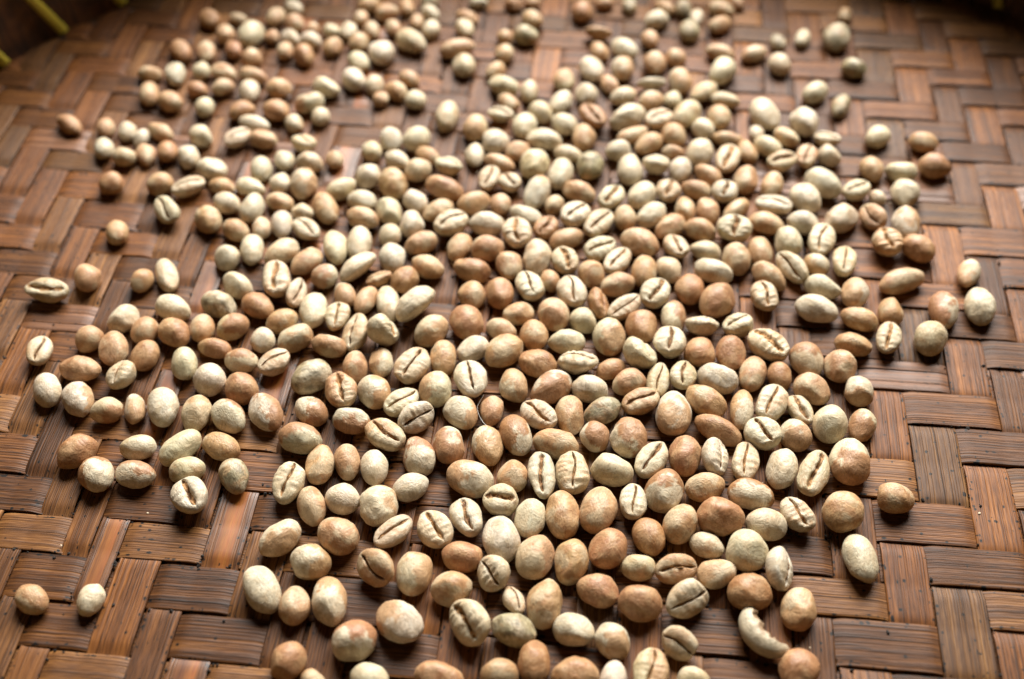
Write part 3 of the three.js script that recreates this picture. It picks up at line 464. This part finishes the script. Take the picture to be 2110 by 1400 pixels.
  [-104, -76, 9.3, 6.4, 281, 180, 'b'], [24, -151.3, 10, 7.5, 268, 180, 'b'], [4.7, -136.9, 9, 7.8, 315, 180, 'o'], [-83.6, -114.5, 11.1, 6, 333, 180, 't'],
  [-68.4, -125.8, 10, 6.8, 284, 180, 'tb'], [-42.3, -76.1, 8.6, 6.4, 284, 180, 'c'], [-63.1, -79.2, 8.4, 6.7, 325, -20, 'c'], [-68.1, -61, 8.2, 6.4, 278, 180, 'w'],
  [37.6, 98.6, 7.1, 6.4, 358, 180, 'c'], [-70.9, -41.8, 8.9, 5.5, 278, 180, 'c'], [-50.1, -122.3, 9.5, 6.9, 296, 180, 'w'], [59.7, -140.1, 10.4, 6.8, 268, 180, 'o'],
  [-107.9, -85.6, 10.2, 5.9, 326, 180, 't'], [-100.9, -128.3, 10.9, 6.3, 285, 180, 't'], [68.5, -127, 10.1, 6.6, 338, 180, 't'], [-68.1, -71.5, 8.8, 6.1, 277, 180, 'w'],
  [-30.4, -101.7, 8.9, 6.6, 270, 180, 'w'], [-85, -59.7, 8.6, 6, 339, 180, 't'], [79.5, -126.8, 10.3, 6.5, 211, 180, 't'], [-36.2, -20.5, 7.8, 5.4, 28, -30, 't'],
  [-136.7, -89, 10, 6.1, 319, 180, 'b'], [-123.4, -77.2, 9.2, 6.2, 282, 180, 'w'], [-0.6, -60.6, 7.3, 6.6, 303, 0, 'c'], [5.5, -106.5, 9.8, 6, 266, 180, 'c'],
  [-25.4, -73.9, 9, 5.7, 318, 180, 't'], [-36.7, -106.1, 8.9, 6.6, 307, 180, 't'], [110.9, -118.1, 8.9, 7.3, 330, 180, 'o'], [-2.5, -127.1, 9.7, 6.5, 273, 180, 't'],
  [10.4, -20.3, 7.6, 5.4, 273, 180, 't'], [65.8, -81.9, 9.9, 5.4, 342, 180, 't'], [6.7, -146.9, 10, 6.7, 293, 180, 't'], [-1.2, -100.5, 9.4, 5.8, 300, 180, 't'],
  [-93.3, -116.5, 9.4, 6.5, 320, 180, 't'], [-102.6, -146.4, 9.4, 7.3, 304, 180, 'b'], [-44, -109.4, 9, 6.3, 271, 180, 'c'], [-80.5, -148.5, 10.1, 6.6, 261, 180, 't'],
  [-59.5, -131.1, 9.3, 6.6, 264, 180, 't'], [67.3, -101.4, 9.5, 5.8, 341, 180, 'c'], [-15.9, -141.4, 9.7, 6.4, 284, 180, 'c'], [-42.8, -150.9, 8.9, 7.3, 223, 180, 't'],
  [31.2, -110, 9.5, 5.8, 281, 180, 't'], [70.5, -143.6, 9.4, 6.7, 224, 180, 't'], [71.5, -153.1, 10.3, 6.3, 328, 180, 't'], [-116.4, -73.2, 7.5, 6.8, 329, 180, 'c'],
  [53.7, -124.2, 8.2, 7, 265, 180, 't'], [-59.5, -93, 8.8, 5.8, 272, 180, 'w'], [-85.3, -124, 8.7, 6.7, 276, 180, 't'], [-96, -138.1, 9.5, 6.5, 286, 180, 't'],
  [-60.1, -48.3, 7.1, 5.9, 330, 180, 'c'], [-51, -133.1, 8.8, 6.6, 244, 180, 't'], [-5.3, -117.3, 8.8, 6.1, 239, 180, 't'], [-3.5, -93.9, 8.3, 5.8, 344, 0, 'c'],
  [96, -81.9, 8.5, 5.7, 343, 0, 'c'], [28.8, -128.2, 8.9, 6.2, 290, 180, 't'], [12.1, -51.5, 7.2, 5.5, 251, 180, 't'], [-96.4, -97.7, 8.3, 6.1, 279, 180, 'w'],
  [-47.4, -140.6, 9.3, 5.9, 285, 180, 't'], [-73.5, -144.4, 8.6, 6.6, 296, 180, 't'], [-118.1, -86, 8.6, 5.6, 281, 180, 'w'], [-33.1, -113.1, 8.6, 5.7, 313, 180, 't'],
  [28.9, -138.3, 9.5, 5.7, 342, -60, 't'], [-67.4, -90, 8, 5.7, 287, 180, 'c'], [-27.2, -141.6, 9, 6, 266, 180, 'w'], [-92.2, -108.2, 7.8, 6.3, 206, 180, 't'],
  [-67.1, -134.3, 8.1, 6.6, 314, 180, 'w'], [-125.2, -87.9, 8.7, 5.5, 281, 180, 't'], [50.7, -102.1, 8, 5.7, 259, 180, 'w'], [46.2, -135.3, 8.8, 5.9, 276, 180, 't'],
  [97.3, -136.5, 10.2, 5.3, 254, 180, 'w'], [-91.9, -129.5, 8.8, 6, 296, 180, 'b'], [44.5, -110.2, 9.7, 4.8, 13, -70, 'w'], [-53.1, -72.1, 7.5, 5.4, 276, 180, 't'],
  [-74.1, -136.1, 8.9, 5.9, 305, 180, 'w'], [-54.9, -140.7, 9.1, 5.8, 274, 180, 'w'], [-100.5, -107.4, 8, 5.9, 317, 180, 'b'], [-116.9, -115.6, 8.4, 5.8, 357, 180, 't'],
  [63, -149.3, 10.6, 4.8, 260, 180, 'w'], [52.6, -154.9, 9.1, 5.6, 308, 180, 't'], [-74.9, -128.8, 8.1, 5.8, 282, 180, 't'], [-15.3, -148.8, 8.7, 5.6, 328, 180, 't'],
  [-100.6, -117.4, 7.8, 5.9, 277, 180, 'w'], [-28, -151.7, 8.9, 5.4, 302, 180, 'w'], [48.6, -75.8, 7.2, 5, 351, 180, 't'], [-40.1, -142.6, 8.5, 5.4, 285, 180, 't'],
  [-75.1, -154.8, 8.7, 5.6, 308, 180, 'w'], [-41.4, 98.1, 6.2, 4.8, 306, 180, 't'], [88.5, -133.8, 8.4, 5.4, 274, 180, 'o'], [58.9, -154, 8, 6, 273, 180, 'o'],
  [-32.4, -146.5, 8.5, 5.1, 269, 180, 't'], [-41.5, -102.5, 6.6, 5.4, 274, 180, 't'], [75, -85.2, 7, 4.8, 262, 180, 'w'], [-113.2, -83.1, 7.2, 4.8, 267, 180, 'w'],
  [-51.6, -148.5, 7.6, 5.4, 274, 180, 't'], [113.7, -150, 8.7, 5, 261, 180, 't'], [106.1, -55, 6.2, 4.9, 290, 180, 'c'], [-2.3, -136.7, 6.8, 5.7, 298, 180, 't'],
  [-80.4, -137.2, 6.7, 5.2, 275, 180, 't'], [-60.8, -140.6, 6.2, 5.6, 353, 180, 'w'], [-49.1, -155.4, 8.9, 6.5, 205, 180, 't'], [-93.4, -148.2, 7.3, 4.8, 337, 180, 't'],
  [-67.3, -142.1, 6.2, 4.8, 281, 180, 't'], [-36.3, -155.2, 8.6, 5.5, 273, 180, 't'], [40.5, -156.2, 8.1, 5.2, 267, 180, 'o'], [0.4, -157, 6.9, 5.2, 331, 180, 'b'],
  [32, -157, 7.1, 5.1, 1, 180, 'b'], [-28.5, -158.5, 7.1, 5, 359, 180, 'o'], [-11.6, -157.5, 7.2, 4.8, 360, 180, 'o'], [6.9, -157.9, 6.2, 4.8, 4, 180, 'b'],
  [78, -157.5, 6.2, 4.8, 290, 180, 'b'],
];
const INDIVIDUAL = 300;
const v3 = new THREE.Vector3();
const rest = [], things = [];
BEANS.forEach(([x, z, L, W, yaw, roll, col], k) => {
  const near = k < INDIVIDUAL, crease = Math.abs(roll) < 100, tone = rr(-0.07, 0.07);
  const a = rnd() * 6.283, el = rr(-0.2, 1);
  const p = { L, W, crease, key: k + 1, col: col === 'S' ? 'w' : col, dome: crease ? 0.46 : rr(0.44, 0.52), face: crease ? 0.27 : 0.27, egg: rr(-0.13, 0.13), bend: rr(-0.15, 0.15), lump: rr(0.015, 0.055), tip: rnd() < 0.4 ? rr(0.1, 0.5) : 0, tipEnd: rnd() < 0.5 ? 1 : -1,
    sAmp: rr(0.02, 0.11), sPh: rr(-1.2, 1.2), open: rnd() < 0.25 ? rr(0.05, 0.075) : rr(0.022, 0.045), ridge: rr(0.3, 2.2), gold: rr(-0.25, 0.3), t1: tone, t2: tone + rr(-0.08, 0.08), pth: rr(0.0, 0.4), flats: [0, 1, 2].map(() => { const u = rnd() * 6.283, e = rr(-0.9, 0.9), c = Math.sqrt(1 - e * e); return [c * Math.cos(u), e, c * Math.sin(u), rr(0.74, 0.95)]; }), pdir: [Math.cos(a) * 0.8, (crease ? 1 : -1) * el * 0.6, Math.sin(a) * 0.8] };
  const g = col === 'S' ? shellGeometry(p) : near ? beanGeometry(p, crease ? 42 : 34, crease ? 56 : 44) : beanGeometry(p, crease ? 26 : 18, crease ? 36 : 24);
  const o = new THREE.Mesh(g, beanMat);
  o.rotation.set((roll + rr(-6, 6)) * Math.PI / 180, yaw * Math.PI / 180, rr(-5, 5) * Math.PI / 180, 'YXZ');
  if (col === 'S') o.rotation.set(Math.PI / 2, yaw * Math.PI / 180, 0, 'YXZ');
  o.updateMatrix();
  let lo = 1; const pa = g.attributes.position;
  for (let i = 0; i < pa.count; i++) lo = Math.min(lo, v3.fromBufferAttribute(pa, i).applyMatrix4(o.matrix).y);
  o.position.set(x * MM, -lo - 0.00006, z * MM); o.updateMatrix();
  if (!near) {
    const q = g.clone(); q.applyMatrix4(o.matrix); rest.push(q);
    if (crease) { const sgeo = seamGeometry(p); sgeo.applyMatrix4(o.matrix); sgeo.setAttribute('uv', new THREE.Float32BufferAttribute(new Float32Array(sgeo.attributes.position.count * 2), 2)); rest.push(sgeo); }
    return;
  }
  shade(o); o.name = numbered(col === 'S' ? 'broken_bean' : 'coffee_bean');
  if (crease && col !== 'S') { const s = shade(new THREE.Mesh(seamGeometry(p), seamMat)); s.name = 'crease_skin'; s.userData = { label: 'brown dry skin in the crease' }; o.add(s); }
  scene.add(o); things.push({ o, L, W, yaw, roll, col });
});
const restMesh = shade(new THREE.Mesh(mergeGeometries(rest), beanMat)); restMesh.name = 'far_coffee_beans';
restMesh.userData = { kind: 'stuff', label: 'blurred coffee beans spread over the far half of the tray', category: 'beans' };
scene.add(restMesh);

// labels: tone, side up, size and where it lies; beans of the same look in the same place are counted from the left
camera.updateMatrixWorld(true); camera.updateProjectionMatrix();
const TONES = { w: 'pale', c: 'cream', t: 'tan', b: 'brown', o: 'olive-stained' };
const groups = {};
things.forEach(t => {
  v3.copy(t.o.position).project(camera); t.px = v3.x; t.py = -v3.y;
  const col = t.col === 'S' ? 'w' : t.col, ar = Math.abs(t.roll);
  const tone = TONES[col[0]] + (col[1] ? ' ' + TONES[col[1]] + '-patched' : '');
  const side = ar > 140 ? 'dome-up' : ar <= 25 ? 'crease-up' : 'side-lying';
  const size = t.L > 11.4 ? 'large ' : t.L < 8.6 ? 'small ' : '';
  const row = t.py > 0.62 ? 'along the front edge' : t.py > 0.3 ? 'in the front' : t.py > 0.02 ? 'just before the middle' : 'behind the middle';
  const cl = t.px < -0.62 ? 'far left' : t.px < -0.25 ? 'left' : t.px < 0.12 ? 'centre' : t.px < 0.5 ? 'right' : 'far right';
  t.base = t.col === 'S' ? 'curved pale half shell of a broken bean with a ragged edge' : `${size}${tone} ${side} coffee bean`;
  t.where = t.col === 'S' ? 'near the front edge' : `${row}, ${cl}`;
  (groups[t.base + t.where] ??= []).push(t);
});
const ORD = ['leftmost', 'second', 'third', 'fourth', 'fifth', 'sixth', 'seventh', 'eighth', 'ninth', 'tenth'];
Object.values(groups).forEach(gr => {
  gr.sort((a, b) => a.px - b.px).forEach((t, i) => {
    const nth = gr.length === 1 ? '' : i === 0 ? ', leftmost of such' : i === gr.length - 1 ? ', rightmost of such' : `, ${ORD[i]} such from left`;
    t.o.userData = { label: `${t.base} ${t.where}${nth}`, category: 'bean', group: 'coffee beans spread on the woven tray' };
  });
});

// a fine pale hair lying across two beans
{
  const pts = [[-6.88, 6.0, 23.88], [-7.78, 5.0, 25.1], [-8.49, 4.2, 26.54], [-8.09, 3.6, 28.32], [-7.16, 3.4, 30.33], [-6.1, 4.8, 32.82]];
  const c = new THREE.CatmullRomCurve3(pts.map(([x, y, z]) => new THREE.Vector3(x * MM, y * MM, z * MM)));
  const h = shade(new THREE.Mesh(new THREE.TubeGeometry(c, 50, 0.00005, 5), new THREE.MeshStandardMaterial({ color: new THREE.Color().setRGB(0.7, 0.66, 0.6), roughness: 0.5 })));
  h.name = 'hair'; h.userData = { label: 'fine pale wavy hair lying between two beans near the middle', category: 'hair' }; scene.add(h);
}

renderer.render(scene, camera);
